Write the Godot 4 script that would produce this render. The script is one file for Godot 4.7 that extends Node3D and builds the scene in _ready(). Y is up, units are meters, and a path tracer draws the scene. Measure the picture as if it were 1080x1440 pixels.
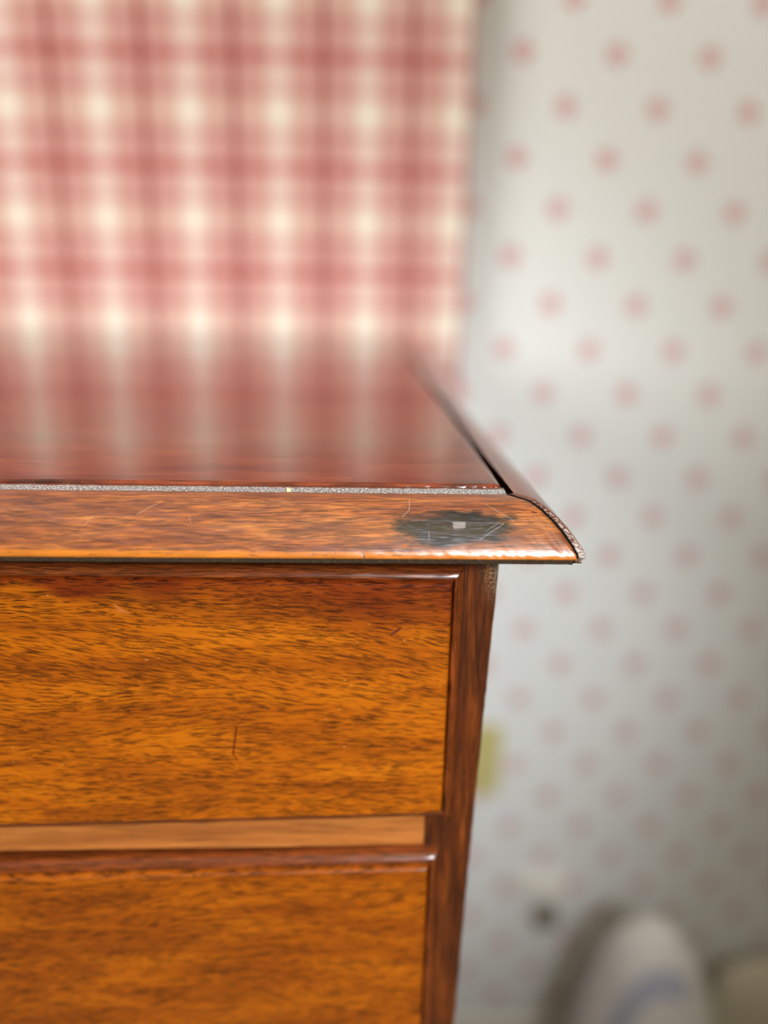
extends Node3D
# Worn mahogany chest of drawers seen close up at the corner of its top; tartan hanging and dotted wallpaper behind.

const EYE := 1.0                                   # height of the lens above the floor
const TOP := EYE - 0.046                           # the polished top
const MX := 0.03717                                # inner corner of the edge moulding: right end ...
const MZ := -0.17269                               # ... and front
const FRONT := -0.1735                             # front of the case
const LEFT := -0.45                                # left end of the chest
const BACK := -0.69
const WALL := -0.72
const ADDED_LAMP := Vector3(0.42, EYE + 0.45, 1.02)      # added, unseen floor lamp behind the photographer, and where its beam points
const ADDED_LAMP_AIM := Vector3(-0.06, EYE - 0.35, WALL)
# how far the moulding stands out and how far it drops, in mm
const PROFILE: Array[Vector2] = [Vector2(0.0, 1.0), Vector2(2.4, 1.2), Vector2(4.06, 1.5), Vector2(6.15, 2.75), Vector2(8.24, 4.55), Vector2(10.05, 6.46), Vector2(11.59, 8.45), Vector2(12.58, 9.95), Vector2(13.15, 10.91), Vector2(13.5, 12.0), Vector2(13.3, 12.35), Vector2(12.9, 12.5), Vector2(12.9, 13.5), Vector2(12.6, 13.65), Vector2(0.0, 13.65)]

var rng := RandomNumberGenerator.new()
var taken := {}


func _ready() -> void:
	rng.seed = 11
	# ---- camera
	var cam := Camera3D.new()
	cam.name = "camera"
	var pitch := 0.2895
	var yaw := 0.04402
	var roll := 0.02147
	var fwd := Vector3(sin(yaw) * cos(pitch), -sin(pitch), -cos(yaw) * cos(pitch))
	var r0 := Vector3(cos(yaw), 0, sin(yaw))
	var u0 := r0.cross(fwd)
	var right := r0 * cos(roll) + u0 * sin(roll)
	var up := u0 * cos(roll) - r0 * sin(roll)
	cam.transform = Transform3D(Basis(right, up, -fwd), Vector3(0, EYE, 0))
	var lens := CameraAttributesPhysical.new()
	lens.frustum_focal_length = 18.0
	lens.frustum_focus_distance = 0.178
	lens.exposure_aperture = 2.2
	lens.frustum_near = 0.02
	lens.frustum_far = 50.0
	cam.attributes = lens
	add_child(cam)
	cam.current = true
	cam.near = 0.02
	cam.fov = rad_to_deg(2.0 * atan(720.0 / 1081.0))
	# ---- sky and exposure
	var we := WorldEnvironment.new()
	we.name = "world_environment"
	var env := Environment.new()
	var sky := Sky.new()
	var sm := ProceduralSkyMaterial.new()
	sm.sky_top_color = Color(0.62, 0.70, 0.80)
	sm.sky_horizon_color = Color(0.82, 0.85, 0.88)
	sm.ground_bottom_color = Color(0.35, 0.36, 0.33)
	sm.ground_horizon_color = Color(0.6, 0.62, 0.6)
	sky.sky_material = sm
	env.background_mode = Environment.BG_SKY
	env.sky = sky
	env.tonemap_mode = Environment.TONE_MAPPER_LINEAR
	env.tonemap_exposure = 1.0
	env.sdfgi_enabled = true
	env.ssao_enabled = true
	env.ssil_enabled = true
	we.environment = env
	add_child(we)
	# ---- daylight through the window in the left wall
	var day := AreaLight3D.new()
	day.name = "window_daylight"
	day.area_size = Vector2(0.66, 0.66)
	day.light_color = Color(1.0, 0.985, 0.96)
	day.light_energy = 2.5
	day.area_range = 8.0
	day.area_attenuation = 2.0
	day.shadow_enabled = true
	day.transform = Transform3D(Basis.looking_at(Vector3.RIGHT, Vector3.UP), Vector3(-1.295, EYE + 0.36, 0.0))
	add_child(day)
	# ---- and through the high window in the front wall
	var high := AreaLight3D.new()
	high.name = "high_window_daylight"
	high.area_size = Vector2(0.26, 0.60)
	high.light_color = Color(0.96, 0.98, 1.0)
	high.light_energy = 0.9
	high.area_range = 8.0
	high.area_attenuation = 2.0
	high.shadow_enabled = true
	high.transform = Transform3D(Basis(), Vector3(0.46, EYE + 0.95, 1.295))
	add_child(high)
	# ---- unseen floor lamp, added to pool light on wall and chest (its body is built in build_added_lamps)
	var spot := SpotLight3D.new()
	spot.name = "added_floor_lamp_light"
	spot.light_color = Color(0.97, 0.985, 1.0)
	spot.light_energy = 2.4
	spot.light_size = 0.12
	spot.spot_angle = 16.5
	spot.spot_angle_attenuation = 1.0
	spot.spot_range = 8.0
	spot.spot_attenuation = 2.0
	spot.shadow_enabled = true
	spot.transform = Transform3D(Basis.looking_at((ADDED_LAMP_AIM - ADDED_LAMP).normalized(), Vector3.UP), ADDED_LAMP + (ADDED_LAMP_AIM - ADDED_LAMP).normalized() * 0.015)
	add_child(spot)
	# ---- unseen warm globe on the ceiling, added to tint the light
	var omni := OmniLight3D.new()
	omni.name = "added_ceiling_glow"
	omni.position = Vector3(0.2, 2.27, 0.5)
	omni.light_color = Color(1.0, 0.86, 0.52)
	omni.light_energy = 0.17
	omni.light_size = 0.1
	omni.omni_range = 8.0
	omni.omni_attenuation = 2.0
	omni.shadow_enabled = true
	add_child(omni)

	build_room()
	build_added_lamps()
	build_chest()
	build_hanging()
	build_wall_things()
	build_cushions()


# ------------------------------------------------------------------ naming
func numbered(called: String) -> String:
	var n: int = taken.get(called, 0)
	taken[called] = n + 1
	return called if n == 0 else "%s_%03d" % [called, n]


func tag(o: Node, label: String, category: String, group := "") -> void:
	o.set_meta("label", label)
	o.set_meta("category", category)
	if group:
		o.set_meta("group", group)


func thing(called: String, label: String, category: String, at: Vector3, group := "") -> Node3D:
	var o := Node3D.new()
	o.name = numbered(called)
	o.position = at
	add_child(o)
	tag(o, label, category, group)
	return o


# commits one named mesh; parts are given in world coordinates and moved into their parent's frame
func put(called: String, st: SurfaceTool, m: Material, parent: Node3D = null) -> MeshInstance3D:
	var o := MeshInstance3D.new()
	o.name = numbered(called) if parent == null else called
	o.mesh = st.commit()
	o.material_override = m
	if parent == null:
		add_child(o)
	else:
		parent.add_child(o, true)
		var shift := Vector3.ZERO
		var p: Node = parent
		while p != self:
			shift += (p as Node3D).position
			p = p.get_parent()
		o.position = -shift
	return o


func structure(called: String, st: SurfaceTool, m: Material, label := "") -> MeshInstance3D:
	var o := put(called, st, m)
	o.set_meta("kind", "structure")
	if label:
		o.set_meta("label", label)
	return o


# ------------------------------------------------------------------ shapes
func begin() -> SurfaceTool:
	var st := SurfaceTool.new()
	st.begin(Mesh.PRIMITIVE_TRIANGLES)
	return st


func plane_uv(p: Vector3, n: Vector3) -> Vector2:
	var a := n.abs()
	if a.z >= a.x and a.z >= a.y:
		return Vector2(p.x, -p.y)
	if a.x >= a.y:
		return Vector2(-p.z, -p.y)
	return Vector2(p.x, p.z)


func poly(st: SurfaceTool, v: Array, center: Vector3) -> void:
	var n: Vector3 = (v[1] - v[0]).cross(v[2] - v[0]).normalized()
	var mid := Vector3.ZERO
	for p: Vector3 in v:
		mid += p / v.size()
	var order := v.duplicate()
	if n.dot(mid - center) > 0.0:
		order.reverse()
	else:
		n = -n
	for k in range(1, order.size() - 1):
		for p: Vector3 in [order[0], order[k], order[k + 1]]:
			st.set_normal(n)
			st.set_uv(plane_uv(p, n))
			st.add_vertex(p)


# a box with chamfered edges; warp bends its corners
func box(st: SurfaceTool, lo: Vector3, hi: Vector3, b := 0.0008, warp = null) -> void:
	var c := (lo + hi) / 2.0
	var at := func(axis: int, s: Array) -> Vector3:
		var p := Vector3.ZERO
		for k in 3:
			p[k] = (hi[k] if s[k] > 0 else lo[k])
			if k != axis:
				p[k] -= s[k] * b
		return warp.call(p) if warp != null else p
	if warp != null:
		c = warp.call(c)
	for a in 3:
		var e := (a + 1) % 3
		var f := (a + 2) % 3
		for s in [-1, 1]:
			var face := []
			for q in [[-1, -1], [1, -1], [1, 1], [-1, 1]]:
				var sg := [0, 0, 0]
				sg[a] = s
				sg[e] = q[0]
				sg[f] = q[1]
				face.append(at.call(a, sg))
			poly(st, face, c)
	if b <= 0.0:
		return
	for a in 3:                                     # edges along axis a
		var e := (a + 1) % 3
		var f := (a + 2) % 3
		for se in [-1, 1]:
			for sf in [-1, 1]:
				var s0 := [0, 0, 0]
				s0[a] = -1
				s0[e] = se
				s0[f] = sf
				var s1 := s0.duplicate()
				s1[a] = 1
				poly(st, [at.call(e, s0), at.call(f, s0), at.call(f, s1), at.call(e, s1)], c)
	for sx in [-1, 1]:
		for sy in [-1, 1]:
			for sz in [-1, 1]:
				var s := [sx, sy, sz]
				poly(st, [at.call(0, s), at.call(1, s), at.call(2, s)], c)


# a smooth sheet through rows of points; hint says which side is out
func sheet(st: SurfaceTool, rows: Array, uvs: Array, hint: Vector3) -> void:
	var nr := rows.size()
	var nc: int = rows[0].size()
	var normals := []
	for i in nr:
		var line := PackedVector3Array()
		for j in nc:
			var du: Vector3 = rows[mini(i + 1, nr - 1)][j] - rows[maxi(i - 1, 0)][j]
			var dv: Vector3 = rows[i][mini(j + 1, nc - 1)] - rows[i][maxi(j - 1, 0)]
			line.append(du.cross(dv).normalized())
		normals.append(line)
	var total := Vector3.ZERO
	for i in nr:
		for j in nc:
			total += normals[i][j]
	var flip := total.dot(hint) < 0.0
	for i in nr - 1:
		for j in nc - 1:
			var q := [[i, j], [i, j + 1], [i + 1, j + 1], [i, j], [i + 1, j + 1], [i + 1, j]]
			if flip:
				q = [[i, j], [i + 1, j + 1], [i, j + 1], [i, j], [i + 1, j], [i + 1, j + 1]]
			for k in q:
				var n: Vector3 = normals[k[0]][k[1]]
				st.set_normal(-n if flip else n)
				st.set_uv(uvs[k[0]][k[1]])
				st.add_vertex(rows[k[0]][k[1]])


# a lathed body round the y axis; points are (radius, height)
func lathe(st: SurfaceTool, at: Vector3, points: Array, turns := 28) -> void:
	for s in points.size() - 1:
		var rows := []
		var uvs := []
		for k in turns + 1:
			var a := TAU * k / turns
			var row := PackedVector3Array()
			var uv := PackedVector2Array()
			for p: Vector2 in [points[s], points[s + 1]]:
				row.append(at + Vector3(cos(a) * p.x, p.y, sin(a) * p.x))
				uv.append(Vector2(float(k) / turns, p.y))
			rows.append(row)
			uvs.append(uv)
		# out is away from the axis: test one quad
		var d: Vector2 = points[s + 1] - points[s]
		for k in turns:
			var n0 := Vector3(cos(TAU * k / turns) * d.y, -d.x, sin(TAU * k / turns) * d.y).normalized()
			var n1 := Vector3(cos(TAU * (k + 1) / turns) * d.y, -d.x, sin(TAU * (k + 1) / turns) * d.y).normalized()
			var quad := [[k, 0, n0], [k + 1, 1, n1], [k, 1, n0], [k, 0, n0], [k + 1, 0, n1], [k + 1, 1, n1]]
			var geo: Vector3 = (rows[k + 1][1] - rows[k][0]).cross(rows[k][1] - rows[k + 1][0])
			if geo.dot(n0) < 0.0:
				quad = [[k, 0, n0], [k, 1, n0], [k + 1, 1, n1], [k, 0, n0], [k + 1, 1, n1], [k + 1, 0, n1]]
			for q in quad:
				st.set_normal(q[2])
				st.set_uv(uvs[q[0]][q[1]])
				st.add_vertex(rows[q[0]][q[1]])


# ------------------------------------------------------------------ textures
func noise(seed_: int, frequency: float, octaves := 3) -> FastNoiseLite:
	var n := FastNoiseLite.new()
	n.seed = seed_
	n.noise_type = FastNoiseLite.TYPE_SIMPLEX
	n.frequency = frequency
	n.fractal_type = FastNoiseLite.FRACTAL_FBM
	n.fractal_octaves = octaves
	return n


func rgb(r: float, g: float, b: float) -> Vector3:
	return Vector3(r, g, b) / 255.0


# wood along x: streaky tone between three colours, then pores that follow the grain's slope
func wood(w: int, h: int, seed_: int, light: Vector3, mid: Vector3, dark: Vector3, streak: float, pores: int, length: float, strength: float, slope: Callable) -> PackedVector3Array:
	var px := PackedVector3Array()
	px.resize(w * h)
	var tone := noise(seed_, 1.0, 3)
	var fine := noise(seed_ + 1, 1.0, 2)
	for y in h:
		for x in w:
			var s: float = slope.call(x, y)
			var yy := y - s * x * 0.0
			var t := tone.get_noise_2d(x * 0.0022 * streak, yy * 0.017 * streak) * 0.55 + fine.get_noise_2d(x * 0.008, yy * 0.21) * 0.3
			var c := mid.lerp(light, clampf(t * 1.5, 0, 1)) if t > 0.0 else mid.lerp(dark, clampf(-t * 1.1, 0, 1))
			px[y * w + x] = c
	var r := RandomNumberGenerator.new()
	r.seed = seed_
	var dense := noise(seed_ + 2, 1.0, 2)
	for k in pores:
		var x := r.randf() * w
		var y := r.randf() * h
		if dense.get_noise_2d(x * 0.004, y * 0.025) < r.randf_range(-1.3, 0.2):
			continue
		var n := int(length * r.randf_range(0.4, 1.7))
		var s: float = slope.call(x, y)
		var a := strength * r.randf_range(0.35, 1.0)
		for i in n:
			var fade := a * sin(PI * (i + 0.5) / n)
			var at := int(y + s * i)
			if at < 0 or at >= h:
				break
			var p := at * w + (int(x) + i) % w
			px[p] = px[p].lerp(dark * 0.5, fade)
			if at + 1 < h and k % 3 != 0:
				px[p + w] = px[p + w].lerp(dark * 0.7, fade * 0.6)
	return px


func line(px: PackedVector3Array, w: int, a: Vector2, b: Vector2, wide: float, c: Vector3, alpha: float) -> void:
	var n := int(a.distance_to(b) * 1.5) + 1
	var h := px.size() / w
	for i in n + 1:
		var p := a.lerp(b, float(i) / n)
		var hw := int(ceil(wide))
		for dy in range(-hw, hw + 1):
			for dx in range(-hw, hw + 1):
				var x := int(p.x) + dx
				var y := int(p.y) + dy
				if x < 0 or y < 0 or x >= w or y >= h:
					continue
				var f := clampf(1.0 - Vector2(x + 0.5 - p.x, y + 0.5 - p.y).length() / (wide + 0.5), 0, 1)
				px[y * w + x] = px[y * w + x].lerp(c, alpha * f * 0.7)


func picture(px: PackedVector3Array, w: int) -> ImageTexture:
	var bytes := PackedByteArray()
	bytes.resize(px.size() * 3)
	for i in px.size():
		var c := px[i]
		bytes[i * 3] = clampi(int(c.x * 255.0), 0, 255)
		bytes[i * 3 + 1] = clampi(int(c.y * 255.0), 0, 255)
		bytes[i * 3 + 2] = clampi(int(c.z * 255.0), 0, 255)
	return ImageTexture.create_from_image(Image.create_from_data(w, px.size() / w, false, Image.FORMAT_RGB8, bytes))


# a material whose texture covers size metres, starting at origin
func surface(tex: Texture2D, size: Vector2, origin: Vector2, roughness: float, specular := 0.5, relief := 0.0) -> StandardMaterial3D:
	var m := StandardMaterial3D.new()
	m.albedo_texture = tex
	m.uv1_scale = Vector3(1.0 / size.x, 1.0 / size.y, 1)
	m.uv1_offset = Vector3(-origin.x / size.x, -origin.y / size.y, 0)
	m.roughness = roughness
	m.metallic_specular = specular
	if relief > 0.0:
		m.heightmap_enabled = true
		m.heightmap_texture = tex
		m.heightmap_scale = relief
	return m


func plain(c: Color, roughness: float, specular := 0.5) -> StandardMaterial3D:
	var m := StandardMaterial3D.new()
	m.albedo_color = c
	m.roughness = roughness
	m.metallic_specular = specular
	return m


# ------------------------------------------------------------------ the room
func wallpaper() -> StandardMaterial3D:
	# one tile of the wallpaper: a sprig at its middle and one at its corners
	var pw := 0.07963
	var ph := 0.08108
	var n := 256
	var px := PackedVector3Array()
	px.resize(n * n)
	var grain := noise(5, 1.0, 2)
	for y in n:
		for x in n:
			var c := rgb(236, 239, 238) * (1.0 + 0.012 * grain.get_noise_2d(x * 0.3, y * 0.3))
			for o: Vector2 in [Vector2(0.5, 0.5), Vector2(0, 0), Vector2(1, 0), Vector2(0, 1), Vector2(1, 1)]:
				var d := Vector2((float(x) / n - o.x) * pw, (float(y) / n - o.y) * ph) * 1000.0
				var r := d.length()
				var a := atan2(d.y, d.x)
				var petal := 7.9 + 2.1 * cos(5.0 * a)
				if r < petal:
					c = c.lerp(rgb(206, 118, 124), 0.52 if r > 2.6 else 0.3)
				elif r < petal + 1.4:
					c = c.lerp(rgb(225, 165, 165), 0.4)
			px[y * n + x] = c
	# a sprig sits at (0.13935 + half a tile, EYE + 0.2282)
	return surface(picture(px, n), Vector2(pw, ph), Vector2(0.13935, -(EYE + 0.2282) - ph / 2.0), 0.85, 0.3)


func build_room() -> void:
	var paper := wallpaper()
	var paint := plain(Color(0.47, 0.44, 0.33), 0.9, 0.2)
	var st := begin()
	box(st, Vector3(-1.3, 0, WALL - 0.1), Vector3(0.70, 2.4, WALL), 0.0)
	structure("wall_back", st, paper, "white wallpaper with small pink sprigs behind the chest")
	st = begin()                                    # with the window's opening
	box(st, Vector3(-1.4, 0, WALL - 0.1), Vector3(-1.3, 2.4, -0.35), 0.0)
	box(st, Vector3(-1.4, 0, 0.35), Vector3(-1.3, 2.4, 1.4), 0.0)
	box(st, Vector3(-1.4, 0, -0.35), Vector3(-1.3, EYE + 0.01, 0.35), 0.0)
	box(st, Vector3(-1.4, EYE + 0.71, -0.35), Vector3(-1.3, 2.4, 0.35), 0.0)
	structure("wall_left", st, paint, "olive painted wall round the square window")
	st = begin()
	box(st, Vector3(0.70, 0, WALL - 0.1), Vector3(0.80, 2.4, 1.4), 0.0)  # unseen wall set close and coloured dark to cut bounced light
	structure("shading_wall_right", st, plain(Color(0.42, 0.36, 0.17), 0.9, 0.2), "unseen right wall, set close and dark olive to hold back bounced light")
	st = begin()
	box(st, Vector3(-1.4, 0, 1.3), Vector3(0.27, 2.4, 1.4), 0.0)
	box(st, Vector3(0.65, 0, 1.3), Vector3(0.8, 2.4, 1.4), 0.0)
	box(st, Vector3(0.27, 0, 1.3), Vector3(0.65, EYE + 0.57, 1.4), 0.0)
	box(st, Vector3(0.27, EYE + 1.33, 1.3), Vector3(0.65, 2.4, 1.4), 0.0)
	structure("wall_front", st, paint, "olive painted wall behind the photographer")
	st = begin()
	box(st, Vector3(-1.4, -0.1, WALL - 0.1), Vector3(0.8, 0, 1.4), 0.0)
	structure("floor", st, plain(Color(0.62, 0.59, 0.54), 0.95, 0.2), "fawn carpeted floor")
	st = begin()
	box(st, Vector3(-1.4, 2.4, WALL - 0.1), Vector3(0.8, 2.5, 1.4), 0.0)
	structure("ceiling", st, plain(Color(0.86, 0.87, 0.88), 0.9, 0.3), "white ceiling")
	st = begin()
	box(st, Vector3(-1.3, 0, WALL), Vector3(0.70, 0.13, WALL + 0.014), 0.002)
	box(st, Vector3(-1.3, 0.13, WALL), Vector3(0.70, 0.146, WALL + 0.009), 0.003)
	structure("baseboard_back", st, plain(Color(0.90, 0.89, 0.85), 0.4), "white painted skirting board below the wallpaper")
	# window in the left wall
	var w := Node3D.new()
	w.name = "window_1"
	w.position = Vector3(-1.35, EYE + 0.01, 0)
	w.set_meta("kind", "structure")
	w.set_meta("label", "square white framed window left of the chest")
	add_child(w)
	st = begin()
	for z in [-0.35, 0.32]:
		box(st, Vector3(-1.37, EYE + 0.01, z), Vector3(-1.33, EYE + 0.71, z + 0.03), 0.002)
	for y in [0.01, 0.68]:
		box(st, Vector3(-1.37, EYE + y, -0.32), Vector3(-1.33, EYE + y + 0.03, 0.32), 0.002)
	put("window_frame", st, plain(Color(0.92, 0.92, 0.9), 0.4), w)
	st = begin()
	box(st, Vector3(-1.352, EYE + 0.04, -0.32), Vector3(-1.348, EYE + 0.68, 0.32), 0.0)
	var glass := plain(Color(0.95, 0.98, 1.0, 0.06), 0.02)
	glass.transparency = BaseMaterial3D.TRANSPARENCY_ALPHA
	put("window_pane", st, glass, w)
	w = Node3D.new()
	w.name = "window_2"
	w.position = Vector3(0.46, EYE + 0.57, 1.35)
	w.set_meta("kind", "structure")
	w.set_meta("label", "high white framed window behind the photographer")
	add_child(w)
	st = begin()
	for x in [0.27, 0.62]:
		box(st, Vector3(x, EYE + 0.57, 1.33), Vector3(x + 0.03, EYE + 1.33, 1.37), 0.002)
	for y in [0.57, 1.30]:
		box(st, Vector3(0.30, EYE + y, 1.33), Vector3(0.62, EYE + y + 0.03, 1.37), 0.002)
	put("window_frame", st, plain(Color(0.92, 0.92, 0.9), 0.4), w)
	st = begin()
	box(st, Vector3(0.30, EYE + 0.60, 1.348), Vector3(0.62, EYE + 1.30, 1.352), 0.0)
	put("window_pane", st, glass, w)


func build_added_lamps() -> void:
	# added floor lamp with a wide head, unseen behind the photographer
	var t := thing("added_floor_lamp", "added unseen white floor lamp with a wide tilted shade behind the photographer", "lamp", Vector3(ADDED_LAMP.x, 0, ADDED_LAMP.z + 0.16))
	var white := plain(Color(0.85, 0.85, 0.83), 0.4)
	var st := begin()
	lathe(st, Vector3(ADDED_LAMP.x, 0, ADDED_LAMP.z + 0.16), [Vector2(0, 0), Vector2(0.13, 0), Vector2(0.13, 0.015), Vector2(0.125, 0.02), Vector2(0, 0.022)])
	put("base", st, white, t)
	st = begin()
	lathe(st, Vector3(ADDED_LAMP.x, 0, ADDED_LAMP.z + 0.16), [Vector2(0.009, 0.02), Vector2(0.009, ADDED_LAMP.y + 0.05), Vector2(0, ADDED_LAMP.y + 0.054)], 16)
	put("pole", st, white, t)
	var dir := (ADDED_LAMP_AIM - ADDED_LAMP).normalized()
	var b := Basis.looking_at(dir, Vector3.UP) * Basis(Vector3.RIGHT, -PI / 2)   # y runs along the beam
	st = begin()
	lathe(st, Vector3.ZERO, [Vector2(0.0, -0.16), Vector2(0.03, -0.16), Vector2(0.05, -0.13), Vector2(0.11, -0.06), Vector2(0.14, 0.0), Vector2(0.137, 0.0), Vector2(0.107, -0.058), Vector2(0.04, -0.12), Vector2(0.0, -0.125)], 36)
	var shade := put("shade", st, white, t)
	shade.transform = Transform3D(b, ADDED_LAMP - t.position)
	var glow := plain(Color(1, 1, 1), 0.4)
	glow.emission_enabled = true
	glow.emission = Color(0.98, 0.985, 1.0)
	glow.emission_energy_multiplier = 2.0
	st = begin()
	lathe(st, Vector3.ZERO, [Vector2(0.0, -0.03), Vector2(0.118, -0.03), Vector2(0.118, -0.026), Vector2(0.0, -0.024)], 36)
	var bulb := put("lamp_diffuser", st, glow, t)
	bulb.transform = Transform3D(b, ADDED_LAMP - t.position)
	# body of the added warm globe on the ceiling
	var g := thing("added_ceiling_lamp", "added unseen round frosted globe lamp on the ceiling", "lamp", Vector3(0.2, 2.4, 0.5))
	st = begin()
	lathe(st, Vector3(0.2, 2.4, 0.5), [Vector2(0, -0.03), Vector2(0.05, -0.03), Vector2(0.06, 0.0), Vector2(0.0, 0.0)])
	put("ceiling_plate", st, white, g)
	st = begin()
	var ball := []
	for k in 15:
		var a := -PI / 2 + PI * k / 14.0
		ball.append(Vector2(maxf(0.0, cos(a)) * 0.11, sin(a) * 0.11 - 0.13))
	lathe(st, Vector3(0.2, 2.4, 0.5), ball)
	var warm := plain(Color(1, 0.95, 0.85), 0.5)
	warm.emission_enabled = true
	warm.emission = Color(1.0, 0.82, 0.55)
	warm.emission_energy_multiplier = 1.2
	put("globe", st, warm, g)


# ------------------------------------------------------------------ the chest
func sag(x: float, at_right: float, at_left: float) -> float:
	# lines of the old case fall a little towards the left; they level out beyond the picture
	var t := clampf((0.0205 - x) / 0.112, 0.0, 1.25)
	return lerpf(at_right, at_left, t)


func arc_lengths() -> PackedFloat32Array:
	var a := PackedFloat32Array([0.0])
	for k in range(1, PROFILE.size()):
		a.append(a[k - 1] + PROFILE[k].distance_to(PROFILE[k - 1]) / 1000.0)
	return a


func moulding_texture() -> ImageTexture:
	# 0.18 m of moulding from x = -0.125, 24 mm down its face
	var w := 2048
	var h := 272
	var lean := noise(31, 1.0, 2)
	var px := wood(w, h, 41, rgb(206, 130, 64), rgb(176, 98, 42), rgb(96, 48, 32), 1.0, 12000, 54.0, 0.6, func(x, y): return 0.05 * lean.get_noise_2d(x * 0.003, y * 0.02) - 0.02)
	var kx := w / 0.18
	var ky := h / 0.024
	var blot := noise(33, 1.0, 3)
	var rag := noise(34, 1.0, 3)
	for y in h:
		var v := y / ky * 1000.0
		for x in w:
			var i := y * w + x
			var c := px[i]
			# purplish wear and bare pale patches
			var b := blot.get_noise_2d(x * 0.004, y * 0.07)
			c = c.lerp(rgb(112, 66, 58), clampf(b * 1.2 - 0.1, 0, 0.55))
			# dark red-brown run of old polish under the seam and the fillet below the lip, darkened for dirt and shade
			if v < 2.2:
				c = c.lerp(rgb(120, 60, 22), 0.5 * (1.0 - v / 2.2))
			if v > 17.2 and v < 19.1:
				c = c.lerp(rgb(226, 132, 26), 0.65)
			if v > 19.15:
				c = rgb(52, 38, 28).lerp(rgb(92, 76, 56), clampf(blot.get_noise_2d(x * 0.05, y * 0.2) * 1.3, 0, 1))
			# the scorch, its blue-grey sheen painted in, stronger towards the lip
			var d := Vector2((x / kx - 0.125 - 0.0228) / 0.0158, (v - 11.6) / 4.7)
			d.x += 0.10 * d.y
			var r := d.length() + 0.26 * rag.get_noise_2d(x * 0.008, y * 0.025) + 0.10 * rag.get_noise_2d(x * 0.03, y * 0.3)
			var burnt := clampf((1.04 - r) * 2.8, 0, 1)
			if v < 18.6 and burnt > 0.0:
				var s := rag.get_noise_2d(x * 0.009 + 90.0, y * 0.26)
				var char_sheen := rgb(10, 9, 11).lerp(rgb(116, 122, 142), clampf(s * 1.2 - 0.08 + d.y * 0.34, 0, 0.85))
				c = c.lerp(char_sheen, burnt * 0.94)
			px[i] = c
	var at := func(x_mm: float, v: float) -> Vector2: return Vector2((x_mm / 1000.0 + 0.125) * kx, v / 1000.0 * ky)
	# chip in the scorch, scratches, bright flecks
	for k in 6:
		line(px, w, at.call(22.6 + 0.15 * (k % 3), 10.2 + k * 0.26), at.call(25.6 - 0.2 * (k % 2), 10.1 + k * 0.26), 1.6, rgb(158, 152, 152), 0.75)
	line(px, w, at.call(21.9, 10.6), at.call(22.6, 12.0), 2.2, rgb(60, 42, 32), 0.9)
	line(px, w, at.call(34.2, 10.4), at.call(28.6, 14.2), 1.0, rgb(190, 190, 196), 0.55)
	line(px, w, at.call(33.0, 10.2), at.call(30.0, 12.2), 1.0, rgb(180, 180, 190), 0.45)
	line(px, w, at.call(30.6, 5.2), at.call(36.6, 9.6), 0.9, rgb(205, 180, 150), 0.55)
	line(px, w, at.call(13.2, 3.6), at.call(13.0, 7.0), 1.1, rgb(190, 170, 165), 0.5)
	line(px, w, at.call(13.0, 7.0), at.call(11.4, 8.8), 1.1, rgb(190, 170, 165), 0.5)
	line(px, w, at.call(17.2, 12.4), at.call(17.3, 14.6), 1.0, rgb(180, 180, 190), 0.5)
	line(px, w, at.call(13.5, 9.6), at.call(34.0, 10.4), 0.8, rgb(150, 155, 170), 0.5)
	line(px, w, at.call(-42.5, 5.0), at.call(-47.5, 8.8), 1.2, rgb(226, 170, 120), 0.5)
	line(px, w, at.call(-57.0, 9.4), at.call(-58.4, 11.4), 1.0, rgb(214, 160, 130), 0.5)
	line(px, w, at.call(-36.0, 9.0), at.call(-35.4, 11.0), 1.0, rgb(190, 140, 120), 0.5)
	line(px, w, at.call(-24.0, 6.2), at.call(-20.5, 4.6), 1.2, rgb(120, 62, 22), 0.7)
	line(px, w, at.call(-19.0, 6.0), at.call(-17.0, 5.0), 1.2, rgb(120, 62, 22), 0.6)
	line(px, w, at.call(2.4, 17.4), at.call(3.0, 18.6), 2.0, rgb(60, 52, 50), 0.9)
	line(px, w, at.call(41.0, 7.2), at.call(42.0, 7.4), 2.6, rgb(60, 28, 16), 0.7)
	var r2 := RandomNumberGenerator.new()
	r2.seed = 8
	for k in 46:                                    # fine handling scratches
		var p := Vector2(r2.randf_range(-120, 46), r2.randf_range(4, 15.5))
		var q := p + Vector2(r2.randf_range(-5, 5), r2.randf_range(-0.7, 0.7))
		line(px, w, at.call(p.x, p.y), at.call(q.x, q.y), 0.6, rgb(214, 176, 150), r2.randf_range(0.15, 0.45))
	for k in 60:                                    # dark nicks along the lower lip
		var p := Vector2(r2.randf_range(-120, 52), r2.randf_range(16.6, 19.2))
		line(px, w, at.call(p.x, p.y), at.call(p.x + r2.randf_range(0.3, 2.4), p.y), 0.8, rgb(84, 44, 20), 0.7)
	return picture(px, w)


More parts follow.
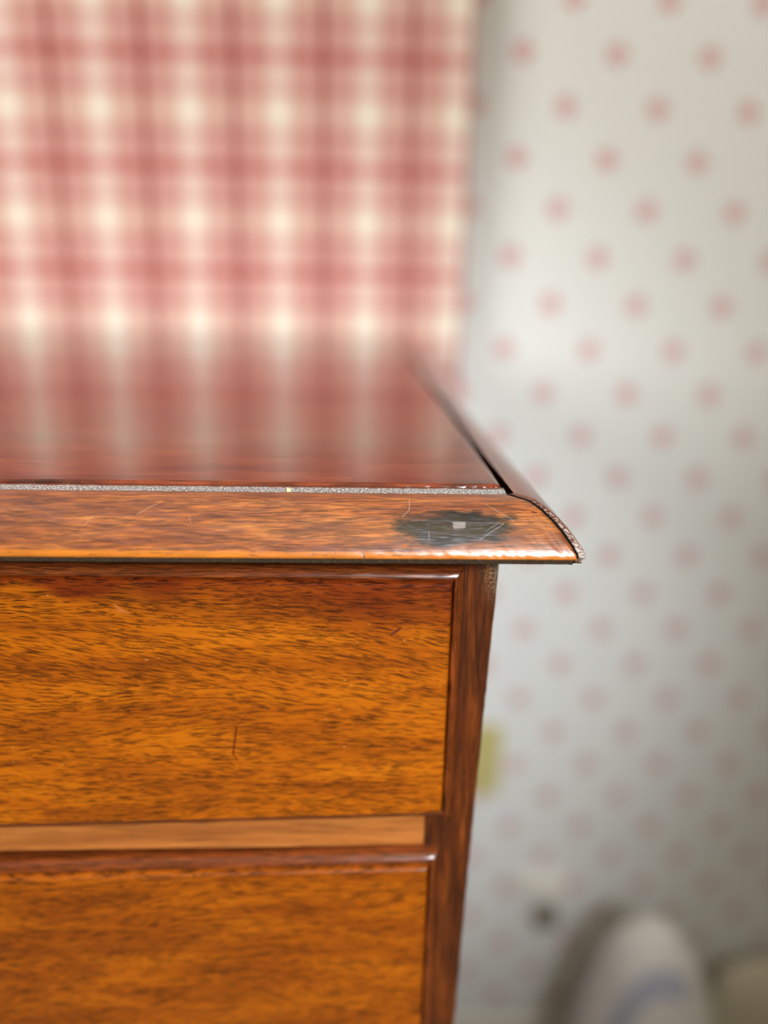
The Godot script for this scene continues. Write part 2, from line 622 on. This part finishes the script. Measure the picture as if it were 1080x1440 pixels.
func build_chest() -> void:
	var chest := thing("chest_of_drawers", "worn orange-brown mahogany chest of drawers with polished top and scorched edge", "chest", Vector3(-0.2, 0, -0.42))
	var rag := noise(3, 1.0, 2)
	# --- textures
	var lean := noise(21, 1.0, 2)
	var flow := func(x, y): return 0.20 * exp(-pow((y - 150.0) / 85.0, 2)) + 0.16 * exp(-pow((y - 255.0) / 45.0, 2)) * sin(x * 0.008 + 1.0) + 0.09 * lean.get_noise_2d(x * 0.004, y * 0.012)
	var dw := 1024
	var dpx := wood(dw, 512, 51, rgb(192, 107, 11), rgb(174, 90, 7), rgb(118, 54, 8), 0.8, 10500, 25.0, 0.9, flow)
	for y in 512:                                   # redder and darker along the top, deeper to the right
		for x in dw:
			var k := clampf(1.0 - (y - 14.0 - 22.0 * lean.get_noise_2d(x * 0.005, 3.0)) / (16.0 + 95.0 * smoothstep(300.0, 950.0, float(x))), 0, 1)
			dpx[y * dw + x] *= Vector3(1.0 - 0.30 * k, 1.0 - 0.48 * k, 1.0)
	line(dpx, dw, Vector2(640, 290), Vector2(632, 345), 2.0, rgb(96, 36, 10), 0.8)
	line(dpx, dw, Vector2(632, 345), Vector2(640, 360), 1.4, rgb(96, 36, 10), 0.7)
	line(dpx, dw, Vector2(672, 246), Vector2(640, 290), 1.2, rgb(110, 44, 10), 0.4)
	for k in 9:
		line(dpx, dw, Vector2(440 + k * 2, 48 + k * 1.7), Vector2(446 + k * 2.6, 66 + k * 0.2), 1.2, rgb(190, 110, 60), 0.4)
	line(dpx, dw, Vector2(916, 106), Vector2(932, 94), 2.6, rgb(90, 40, 30), 0.8)
	for k in 26:
		var p := Vector2(rng.randf() * dw, rng.randf() * 500.0)
		line(dpx, dw, p, p + Vector2(rng.randf() * 3.0, rng.randf() * 2.0), 0.8, rgb(230, 200, 170), 0.6)
	var face1 := surface(picture(dpx, dw), Vector2(0.14, 0.07), Vector2(-0.1155, -(EYE - 0.0665)), 0.36, 0.4, 0.004)
	var flow2 := func(x, y): return 0.22 * exp(-pow((y - 110.0) / 60.0, 2)) * sin(x * 0.011) - 0.07 + 0.10 * lean.get_noise_2d(x * 0.004 + 40.0, y * 0.012)
	var face2 := surface(picture(wood(dw, 512, 57, rgb(182, 99, 9), rgb(158, 79, 6), rgb(104, 46, 6), 0.8, 9500, 25.0, 0.85, flow2), dw), Vector2(0.14, 0.07), Vector2(-0.1155, -(EYE - 0.149)), 0.36, 0.4, 0.004)
	var straight := func(x, y): return 0.03 * lean.get_noise_2d(x * 0.004, y * 0.02)
	var redtex := picture(wood(1024, 128, 61, rgb(160, 84, 36), rgb(130, 62, 24), rgb(78, 36, 16), 1.4, 6000, 22.0, 0.6, straight), 1024)
	var red := surface(redtex, Vector2(0.22, 0.014), Vector2(0, 0), 0.22, 0.6, 0.003)
	var railtex := picture(wood(1024, 128, 63, rgb(204, 132, 66), rgb(178, 106, 46), rgb(128, 70, 30), 1.0, 1400, 30.0, 0.4, straight), 1024)
	var rail_m := surface(railtex, Vector2(0.30, 0.016), Vector2(-0.2, 0), 0.5, 0.4)
	var ptx := wood(1024, 192, 67, rgb(148, 76, 24), rgb(98, 46, 16), rgb(54, 25, 12), 1.2, 3800, 46.0, 0.6, straight)
	for y in 192:                                   # grime and bare specks where the post meets the top
		for x in 1024:
			var d := Vector2((x - 36.0) / 70.0, (y - 176.0) / 60.0).length()
			var s := rag.get_noise_2d(x * 0.22, y * 0.22)
			var a := clampf(1.15 - d, 0, 1)
			ptx[y * 1024 + x] = ptx[y * 1024 + x].lerp(rgb(48, 36, 30) if s < 0.14 else rgb(222, 204, 160), a * (0.75 if s < 0.14 else 0.9))
			if x < 24:  # top end darkened across the full width
				ptx[y * 1024 + x] = ptx[y * 1024 + x].lerp(rgb(46, 30, 24), 0.6 * (1.0 - x / 24.0))
	# the post's grain stands upright: turn the picture by a quarter
	var pimg: Image = picture(ptx, 1024).get_image()
	pimg.rotate_90(CLOCKWISE)
	pimg.flip_x()
	var post_m := surface(ImageTexture.create_from_image(pimg), Vector2(0.019, 0.16), Vector2(0.0198, -(EYE - 0.0596)), 0.38, 0.4, 0.003)
	var toptex := picture(wood(512, 512, 71, rgb(158, 82, 44), rgb(126, 56, 30), rgb(70, 28, 16), 1.0, 6000, 30.0, 0.6, straight), 512)
	var top_m := surface(toptex, Vector2(0.12, 0.10), Vector2(0, 0), 0.085, 0.55, 0.0008)
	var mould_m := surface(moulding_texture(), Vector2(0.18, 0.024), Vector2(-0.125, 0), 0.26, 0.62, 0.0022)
	mould_m.clearcoat_enabled = true
	mould_m.clearcoat = 0.25
	mould_m.clearcoat_roughness = 0.45
	var side_m := surface(toptex, Vector2(0.12, 0.024), Vector2(0, 0), 0.2, 0.65, 0.0008)
	var dark := plain(Color(0.07, 0.045, 0.035), 0.7, 0.3)
	var arcs := arc_lengths()
	var epx := PackedVector3Array()
	for y in 32:
		for x in 256:
			epx.append(rgb(84, 46, 30).lerp(rgb(178, 168, 162), clampf(-0.35 + x / 220.0 + 1.3 * rag.get_noise_2d(x * 0.12, y * 0.12), 0, 1)))
	var end_m := surface(picture(epx, 256), Vector2(0.02, 0.004), Vector2.ZERO, 0.45, 0.35, 0.01)

	# --- polished top with its rounded rim
	var st := begin()
	var xe := MX - 0.0010
	var ze := MZ - 0.0054
	var rr := 0.0012
	var rim := [Vector2(0, 0.0016), Vector2(0, 0.0010), Vector2(0.0002, 0.0005), Vector2(0.0006, 0.00015), Vector2(0.0012, 0.0)]
	var rows := []
	var uvs := []
	var path := []
	for k in 141:
		var t := k / 140.0
		path.append([Vector2(lerpf(LEFT, xe - rr, 1.0 - pow(1.0 - t, 1.6)), ze - rr), Vector2(0, 1)])
	for k in range(1, 7):
		var a := PI / 2 * (1.0 - k / 6.0)
		path.append([Vector2(xe - rr, ze - rr), Vector2(cos(a), sin(a))])
	for k in range(1, 60):
		path.append([Vector2(xe - rr, lerpf(ze - rr, BACK, k / 59.0)), Vector2(1, 0)])
	for q in path:
		var row := PackedVector3Array()
		var uv := PackedVector2Array()
		var c: Vector2 = q[0]
		var d: Vector2 = q[1]
		var worn := 0.00022 * rag.get_noise_2d(c.x * 900.0, c.y * 900.0) + 0.00012 * rag.get_noise_2d(c.x * 3000.0, c.y * 3000.0)
		for e: Vector2 in rim:
			var o := rr - e.x + worn * (1.0 - e.x / 0.0012)
			var p := Vector3(c.x + d.x * o, TOP - e.y, c.y + d.y * o)
			row.append(p)
			uv.append(Vector2(p.x, p.z - e.y))
		rows.append(row)
		uvs.append(uv)
	sheet(st, rows, uvs, Vector3(0.3, 1, 1))
	rows = []
	uvs = []
	for i in 31:
		var row := PackedVector3Array()
		var uv := PackedVector2Array()
		for j in 31:
			var p := Vector3(lerpf(LEFT, xe - rr, i / 30.0), TOP, lerpf(BACK, ze - rr, j / 30.0))
			row.append(p)
			uv.append(Vector2(p.x, p.z))
		rows.append(row)
		uvs.append(uv)
	sheet(st, rows, uvs, Vector3.UP)
	put("top_panel", st, top_m, chest)
	st = begin()                                    # the board under the veneer
	box(st, Vector3(LEFT, TOP - 0.0136, BACK), Vector3(MX - 0.0012, TOP - 0.0018, MZ - 0.0008), 0.0)
	put("top_core", st, dark, chest)

	# --- worn joint between top and front moulding, silvery glints painted into its grey
	st = begin()
	var jpx := PackedVector3Array()
	jpx.resize(1024 * 32)
	for y in 32:
		for x in 1024:
			var s := rag.get_noise_2d(x * 0.11, y * 0.3) + 0.5 * rag.get_noise_2d(x * 0.4, y * 0.8)
			var c := rgb(98, 95, 97).lerp(rgb(226, 225, 222), clampf(s * 1.6 + 0.2, 0, 1))
			if y < 12:
				c = rgb(128, 58, 26).lerp(rgb(60, 28, 16), clampf(s * 2.0 + 0.4, 0, 1))
			elif y > 28:
				c = c.lerp(rgb(60, 44, 34), 0.7)
			jpx[y * 1024 + x] = c
	rows = []
	uvs = []
	for k in 201:
		var x := lerpf(LEFT, MX - 0.0008, 1.0 - pow(1.0 - k / 200.0, 1.5))
		var row := PackedVector3Array()
		var uv := PackedVector2Array()
		for e: Vector2 in [Vector2(-0.0056, -0.0010), Vector2(-0.0047, -0.00055), Vector2(-0.0030, -0.00065), Vector2(-0.0012, -0.00085), Vector2(0.0002, -0.0011)]:
			row.append(Vector3(x, TOP + e.y + 0.00012 * rag.get_noise_2d(x * 2600.0, e.x * 9000.0), MZ + e.x))
			uv.append(Vector2(x, e.x + 0.0056))
		rows.append(row)
		uvs.append(uv)
	sheet(st, rows, uvs, Vector3.UP)
	var joint := put("worn_glint_joint", st, surface(picture(jpx, 1024), Vector2(0.09, 0.0058), Vector2.ZERO, 0.34, 0.6, 0.004), chest)
	joint.set_meta("label", "worn joint between the top and its edge moulding, with glints painted in pale grey")

	# --- front edge moulding, mitred at the corner
	st = begin()
	rows = []
	uvs = []
	for k in 241:
		var t := 1.0 - pow(1.0 - k / 240.0, 1.7)
		var row := PackedVector3Array()
		var uv := PackedVector2Array()
		for j in PROFILE.size():
			var out := PROFILE[j].x / 1000.0
			var x := lerpf(LEFT, MX + out - 0.0004, t)
			var near := clampf((x - (MX + out) + 0.0016) / 0.0016, 0, 1)      # the end is rubbed round
			var n := 0.00009 * rag.get_noise_2d(x * 700.0, j * 2.0) - 0.0003 * near * near
			if j >= 8 and j <= 11:
				n += 0.00005 * rag.get_noise_2d(x * 2400.0, 7.0)
			row.append(Vector3(x, TOP - PROFILE[j].y / 1000.0 - 0.0002 * near * near, MZ + out + (n if j < PROFILE.size() - 1 else 0.0)))
			uv.append(Vector2(x, arcs[j]))
		rows.append(row)
		uvs.append(uv)
	sheet(st, rows, uvs, Vector3(0, 0.3, 1))
	var cap := []
	for j in PROFILE.size():
		cap.append(rows[240][j])
	poly(st, cap, Vector3(LEFT, TOP, MZ))
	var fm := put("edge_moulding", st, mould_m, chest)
	fm.set_meta("label", "front edge moulding with a black scorch mark near the corner")

	# --- side edge moulding: a little proud of the front one, with an open crack at the mitre
	st = begin()
	rows = []
	uvs = []
	for k in 121:
		var t := pow(k / 120.0, 1.7)
		var row := PackedVector3Array()
		var uv := PackedVector2Array()
		for j in PROFILE.size():
			var out := PROFILE[j].x / 1000.0
			var big := out * 1.07
			var z := lerpf(MZ + out - 0.0003, BACK, t)
			var near := clampf(1.0 - (MZ + out - z) / 0.0016, 0, 1)
			var n := 0.00008 * rag.get_noise_2d(z * 700.0, 50.0 + j * 2.0)
			row.append(Vector3(MX + 0.0009 + big + n - 0.00035 * near * near, TOP - PROFILE[j].y / 1000.0 + 0.0003 - 0.0002 * near * near, z))
			uv.append(Vector2(-z, arcs[j]))
		rows.append(row)
		uvs.append(uv)
	sheet(st, rows, uvs, Vector3(1, 0.3, 0))
	put("edge_moulding", st, side_m, chest)
	# its sawn end, seen past the front piece: a dark open crack, then worn grey end grain
	for strip in 2:
		st = begin()
		var ends := []
		var end_uv := []
		for j in PROFILE.size() - 1:
			var out := PROFILE[j].x / 1000.0
			var outer: Vector3 = rows[0][j]
			var inner := Vector3(MX + out - 0.0020, outer.y, MZ + out - 0.0020)
			var crack := 0.00055 + 0.0003 * rag.get_noise_2d(j * 60.0, 9.0)
			var lip := Vector3(MX + out - 0.0004 + crack * clampf(j / 3.0, 0.3, 1.0), outer.y, MZ + out - 0.0004)
			ends.append(PackedVector3Array([inner, lip] if strip == 0 else [lip, outer]))
			end_uv.append(PackedVector2Array([Vector2(arcs[j], 0), Vector2(arcs[j], 0.001)]))
		sheet(st, ends, end_uv, Vector3(0.3, 0, 1))
		put("mitre_crack" if strip == 0 else "worn_end", st, dark if strip == 0 else end_m, chest)

	# --- corner post, leaning in a little towards the floor
	st = begin()
	rows = []
	uvs = []
	for k in 161:
		var y := lerpf(-0.0590, -0.46, k / 160.0) if k < 160 else -EYE + 0.002
		var xr := 0.0360
		if y < -0.065:
			xr = lerpf(0.0360, 0.0331, clampf((y + 0.065) / -0.0925, 0, 1)) if y > -0.1575 else lerpf(0.0331, 0.0312, clampf((y + 0.1575) / -0.08, 0, 1))
		xr += 0.00013 * rag.get_noise_2d(y * 1500.0, 3.0)
		var row := PackedVector3Array()
		var uv := PackedVector2Array()
		for e: Vector2 in [Vector2(0.0205, -0.02), Vector2(0.0205, -0.0004), Vector2(0.0209, 0), Vector2(0.026, 0), Vector2(xr - 0.0012, 0), Vector2(xr - 0.0004, -0.0003), Vector2(xr, -0.0012), Vector2(xr, -0.03)]:
			row.append(Vector3(e.x, EYE + y, FRONT + e.y))
			uv.append(Vector2(e.x - e.y, -(EYE + y)))
		rows.append(row)
		uvs.append(uv)
	sheet(st, rows, uvs, Vector3(0.2, 0, 1))
	put("corner_post", st, post_m, chest)

	# --- rails
	st = begin()
	box(st, Vector3(LEFT, -1, FRONT - 0.03), Vector3(0.0204, 1, FRONT), 0.0004, func(p: Vector3): return Vector3(p.x, EYE + (sag(p.x, -0.1350, -0.1363) if p.y > 0 else sag(p.x, -0.1457, -0.1482)) , p.z))
	put("rail", st, rail_m, chest)
	# --- case
	st = begin()
	box(st, Vector3(LEFT + 0.004, 0.0, BACK + 0.03), Vector3(0.0298, TOP - 0.0137, FRONT - 0.004), 0.0)
	put("case_body", st, dark, chest)
	st = begin()
	box(st, Vector3(0.0240, 0.002, BACK + 0.03), Vector3(0.0303, TOP - 0.0137, FRONT - 0.028), 0.0006)
	put("side_panel", st, post_m, chest)
	st = begin()
	box(st, Vector3(LEFT, 0.02, FRONT - 0.03), Vector3(0.0204, EYE - 0.2555, FRONT), 0.0006)
	put("base_board", st, face2, chest)
	# --- drawers
	drawer(chest, "upper drawer front, orange grain with dark flecks", 0.02725, Vector2(-0.0647, -0.0640), Vector2(-0.1352, -0.1378), 0.0, face1, red)
	drawer(chest, "second drawer front, partly below the picture", 0.0243, Vector2(-0.1461, -0.1481), Vector2(-0.254, -0.254), 0.0, face2, red)
	# --- a pale crumb lying on the moulding
	st = begin()
	var at := Vector3(-0.0147, TOP - 0.0006, MZ + 0.0007)
	for k in 5:
		var o := Vector3(rng.randf_range(-0.0006, 0.0006), 0.0003 + 0.0001 * k, rng.randf_range(-0.0003, 0.0003))
		box(st, at + o - Vector3(0.0003, 0.0003, 0.0003), at + o + Vector3(0.0003, 0.0002, 0.0003), 0.00012)
	var cr := put("crumb", st, plain(Color(0.95, 0.88, 0.62), 0.8))
	tag(cr, "tiny pale yellow crumb lying on the front edge of the chest top", "crumb")


# a lipped drawer front: moulded lip all round, then the raised face; tops and bottoms are (right, left)
func drawer(chest: Node3D, label: String, xr: float, tops: Vector2, bottoms: Vector2, _lean: float, face_m: Material, lip_m: Material) -> void:
	var d := Node3D.new()
	d.name = "drawer"
	chest.add_child(d, true)
	d.position = Vector3(xr - 0.2, EYE + tops.x - 0.05, FRONT) - chest.position
	d.set_meta("label", label)
	var xl := LEFT + 0.012
	var n := 70
	# ring(t, z): the outline inset by t at depth z, as four runs of points
	var run := func(side: int, t: float, z: float, k: int) -> Vector3:
		var f := float(k) / n
		f = 1.0 - pow(1.0 - f, 1.5)
		var x0 := xl + t
		var x1 := xr - t
		var wob := 0.00006 * sin(k * 1.7 + side) + 0.00005 * sin(k * 4.1)
		match side:
			0:
				var x := lerpf(x0, x1, f)
				return Vector3(x, EYE + sag(x, tops.x, tops.y) - t, FRONT + z + wob)
			1:
				return Vector3(x1, EYE + lerpf(sag(x1, tops.x, tops.y) - t, sag(x1, bottoms.x, bottoms.y) + t, float(k) / n), FRONT + z + wob)
			2:
				var x := lerpf(x0, x1, f)
				return Vector3(x, EYE + sag(x, bottoms.x, bottoms.y) + t, FRONT + z + wob)
		return Vector3(x0, EYE + lerpf(sag(x0, tops.x, tops.y) - t, sag(x0, bottoms.x, bottoms.y) + t, float(k) / n), FRONT + z)
	var hints := [Vector3(0, 1, 0.6), Vector3(1, 0, 0.6), Vector3(0, -1, 0.6), Vector3(-1, 0, 0.6)]
	var lip := [Vector2(0, -0.002), Vector2(0, 0.0012), Vector2(0.0003, 0.0022), Vector2(0.0009, 0.0030), Vector2(0.0017, 0.0035), Vector2(0.0023, 0.0037), Vector2(0.0027, 0.0037), Vector2(0.0029, 0.0034)]
	var edge := [Vector2(0.0029, 0.0034), Vector2(0.0030, 0.0043), Vector2(0.0033, 0.0048), Vector2(0.0037, 0.0051)]
	# on the right a crack has opened between lip and face
	var lip_right := [Vector2(0, -0.002), Vector2(0, 0.0012), Vector2(0.0003, 0.0024), Vector2(0.0009, 0.0033), Vector2(0.0017, 0.0038), Vector2(0.0022, 0.0038), Vector2(0.0026, 0.0034), Vector2(0.0029, 0.0022)]
	var edge_right := [Vector2(0.0031, 0.0022), Vector2(0.0031, 0.0042), Vector2(0.0033, 0.0047), Vector2(0.0037, 0.0051)]
	for part in 2:
		var st := begin()
		var prof: Array = lip if part == 0 else edge
		var prof_right: Array = lip_right if part == 0 else edge_right
		for side in 4:
			var rows := []
			var uvs := []
			for k in n + 1:
				var row := PackedVector3Array()
				var uv := PackedVector2Array()
				for e: Vector2 in (prof if side != 1 else prof_right):
					var p: Vector3 = run.call(side, e.x, e.y, k)
					row.append(p)
					if part == 1:
						uv.append(Vector2(p.x, -p.y))
					else:
						uv.append(Vector2(p.x if side % 2 == 0 else -p.y, e.x + e.y))
				rows.append(row)
				uvs.append(uv)
			sheet(st, rows, uvs, hints[side])
		if part == 1:
			var rows := []
			var uvs := []
			for k in n + 1:
				var a: Vector3 = run.call(0, 0.0037, 0.0051, k)
				var b: Vector3 = run.call(2, 0.0037, 0.0051, k)
				rows.append(PackedVector3Array([a, b]))
				uvs.append(PackedVector2Array([Vector2(a.x, -a.y), Vector2(b.x, -b.y)]))
			sheet(st, rows, uvs, Vector3(0, 0, 1))
		put("lip_moulding" if part == 0 else "drawer_face", st, lip_m if part == 0 else face_m, d)


# ------------------------------------------------------------------ the tartan
func build_hanging() -> void:
	var n := 512
	var pw := 0.0729
	var ph := 0.0835
	var px := PackedVector3Array()
	px.resize(n * n)
	# how much of each channel a stripe lets through, across (mm from the dark line) and down
	var across := func(mm: float) -> Vector3:
		var a := absf(mm)
		if a < 3.6: return Vector3(0.71, 0.43, 0.42)
		if absf(a - 19.5) < 0.7: return Vector3(0.78, 0.48, 0.46)
		if a < 25.0: return Vector3(0.915, 0.80, 0.79)
		if a < 29.0: return Vector3(0.97, 0.93, 0.91)
		return Vector3(1, 1, 1)
	var down := func(mm: float) -> Vector3:
		var a := absf(mm)
		if a < 4.2: return Vector3(0.86, 0.63, 0.65)
		if absf(a - 26.0) < 2.6: return Vector3(0.90, 0.77, 0.79)
		if a < 30.0: return Vector3(0.96, 0.88, 0.893)
		if a < 35.0: return Vector3(0.985, 0.95, 0.94)
		return Vector3(1, 1, 1)
	var warp_c := PackedVector3Array()
	var weft_c := PackedVector3Array()
	for i in n:
		warp_c.append(across.call(((i + 0.5) / n - 0.5) * pw * 1000.0))
		weft_c.append(down.call(((i + 0.5) / n - 0.5) * ph * 1000.0))
	var slub := noise(77, 1.0, 2)
	for y in n:
		for x in n:
			var c := rgb(240, 231, 217) * warp_c[x] * weft_c[y]
			var thread := 1.0 + 0.05 * (1.0 if (x / 2 + y / 2) % 2 == 0 else -1.0) + 0.04 * slub.get_noise_2d(x * 0.05, y * 0.5)
			px[y * n + x] = c * thread
	# dark lines cross at x = -0.0259, height EYE + 0.0899
	var m := surface(picture(px, n), Vector2(pw, ph), Vector2(-0.0259 - pw / 2.0, -(EYE + 0.0899) - ph / 2.0), 0.92, 0.15)
	m.rim_enabled = true
	m.rim = 0.3
	var st := begin()
	box(st, Vector3(-0.95, 0.16, WALL + 0.0005), Vector3(0.0965, 2.05, -0.701), 0.003)
	var o := put("tartan_hanging", st, m)
	tag(o, "red and cream tartan cloth panel hanging flat on the wall behind the chest", "hanging")


func build_wall_things() -> void:
	# yellowed paper slip half hidden by the post
	var st := begin()
	box(st, Vector3(0.128, EYE - 0.538, WALL + 0.0002), Vector3(0.1645, EYE - 0.452, WALL + 0.0014), 0.0003)
	var o := put("paper_slip", st, plain(Color(0.80, 0.76, 0.50), 0.9))
	tag(o, "faded yellow paper slip on the wall, just right of the corner post", "paper")
	# pale socket plate and a dark plug below
	var s := thing("wall_socket", "small pale socket plate low on the sprigged wall", "socket", Vector3(0.222, EYE - 0.677, WALL))
	st = begin()
	box(st, Vector3(0.195, EYE - 0.680, WALL + 0.0002), Vector3(0.250, EYE - 0.644, WALL + 0.008), 0.0025)
	put("plate", st, plain(Color(0.97, 0.96, 0.93), 0.4), s)
	st = begin()
	box(st, Vector3(0.204, EYE - 0.670, WALL + 0.008), Vector3(0.214, EYE - 0.654, WALL + 0.0105), 0.0012)
	put("switch", st, plain(Color(0.90, 0.89, 0.86), 0.4), s)
	st = begin()
	box(st, Vector3(0.217, EYE - 0.716, WALL + 0.0002), Vector3(0.244, EYE - 0.688, WALL + 0.012), 0.004)
	o = put("cable_clip", st, plain(Color(0.5, 0.48, 0.40), 0.6))
	tag(o, "small dark olive fitting on the wall below the pale socket", "fitting")


# ------------------------------------------------------------------ cushions
func smooth_outline(points: Array, n: int) -> PackedVector2Array:
	var out := PackedVector2Array()
	var c := points.size()
	for k in n:
		var f := float(k) / n * c
		var i := int(f)
		out.append((points[i] as Vector2).cubic_interpolate(points[(i + 1) % c], points[(i + c - 1) % c], points[(i + 2) % c], f - i))
	return out


func puff(outline: PackedVector2Array, mid: Vector2, z: float, thick: float, k: int, s: float, side: float) -> Vector3:
	var p := mid + (outline[k % outline.size()] - mid) * s
	return Vector3(p.x, p.y, z + side * thick * pow(maxf(0.0, 1.0 - pow(s, 3.0)), 0.55))


func cushion(st: SurfaceTool, outline: PackedVector2Array, mid: Vector2, z: float, thick: float) -> void:
	for side in [1.0, -1.0]:
		var rows := []
		var uvs := []
		for k in outline.size() + 1:
			var row := PackedVector3Array()
			var uv := PackedVector2Array()
			for j in 15:
				var s := 0.02 + 0.98 * sin(PI / 2 * j / 14.0)
				var p := puff(outline, mid, z, thick, k, s, side)
				row.append(p)
				uv.append(Vector2(p.x, -p.y))
			rows.append(row)
			uvs.append(uv)
		sheet(st, rows, uvs, Vector3(0, 0, side))


func build_cushions() -> void:
	var z := -0.625
	var pts := []
	for p: Vector2 in [Vector2(0.318, -0.600), Vector2(0.284, -0.622), Vector2(0.262, -0.680), Vector2(0.247, -0.740), Vector2(0.232, -0.860), Vector2(0.228, -0.975), Vector2(0.262, -0.998), Vector2(0.340, -0.998), Vector2(0.415, -0.998), Vector2(0.446, -0.975), Vector2(0.428, -0.860), Vector2(0.406, -0.755), Vector2(0.376, -0.668), Vector2(0.348, -0.618)]:
		pts.append(Vector2(p.x - 0.004, maxf(p.y - 0.022, -0.999) + EYE))
	var outline := smooth_outline(pts, 84)
	var mid := Vector2(0.328, EYE - 0.84)
	var t := thing("white_cushion", "tall white cushion with a curved pale blue band, standing against the wall", "cushion", Vector3(0.33, 0, z))
	var white := plain(Color(0.94, 0.94, 0.93), 0.9, 0.2)
	var st := begin()
	cushion(st, outline, mid, z, 0.055)
	put("cover", st, white, t)
	st = begin()
	var rows := []
	var uvs := []
	for i in 41:
		var k := 78 + i                              # from the right shoulder over the top and down the left side
		var row := PackedVector3Array()
		var uv := PackedVector2Array()
		for j in 7:
			var p := puff(outline, mid, z + 0.0012, 0.055, k, lerpf(0.75, 0.87, j / 6.0), 1.0)
			row.append(p)
			uv.append(Vector2(p.x, -p.y))
		rows.append(row)
		uvs.append(uv)
	sheet(st, rows, uvs, Vector3(0, 0, 1))
	var band := put("blue_band", st, plain(Color(0.73, 0.76, 0.84), 0.9, 0.2), t)
	band.set_meta("label", "pale blue band curving over the cushion")
	pts = []
	for p: Vector2 in [Vector2(0.425, -0.750), Vector2(0.470, -0.727), Vector2(0.545, -0.720), Vector2(0.630, -0.727), Vector2(0.665, -0.755), Vector2(0.672, -0.860), Vector2(0.665, -0.975), Vector2(0.630, -0.998), Vector2(0.545, -0.998), Vector2(0.470, -0.998), Vector2(0.425, -0.975), Vector2(0.416, -0.860)]:
		pts.append(p + Vector2(0, EYE))
	outline = smooth_outline(pts, 84)
	st = begin()
	cushion(st, outline, Vector2(0.54, EYE - 0.85), -0.672, 0.032)
	var o := put("cream_cushion", st, plain(Color(0.80, 0.78, 0.70), 0.9, 0.2))
	tag(o, "wide low cream cushion at the floor, right of the white banded cushion", "cushion")
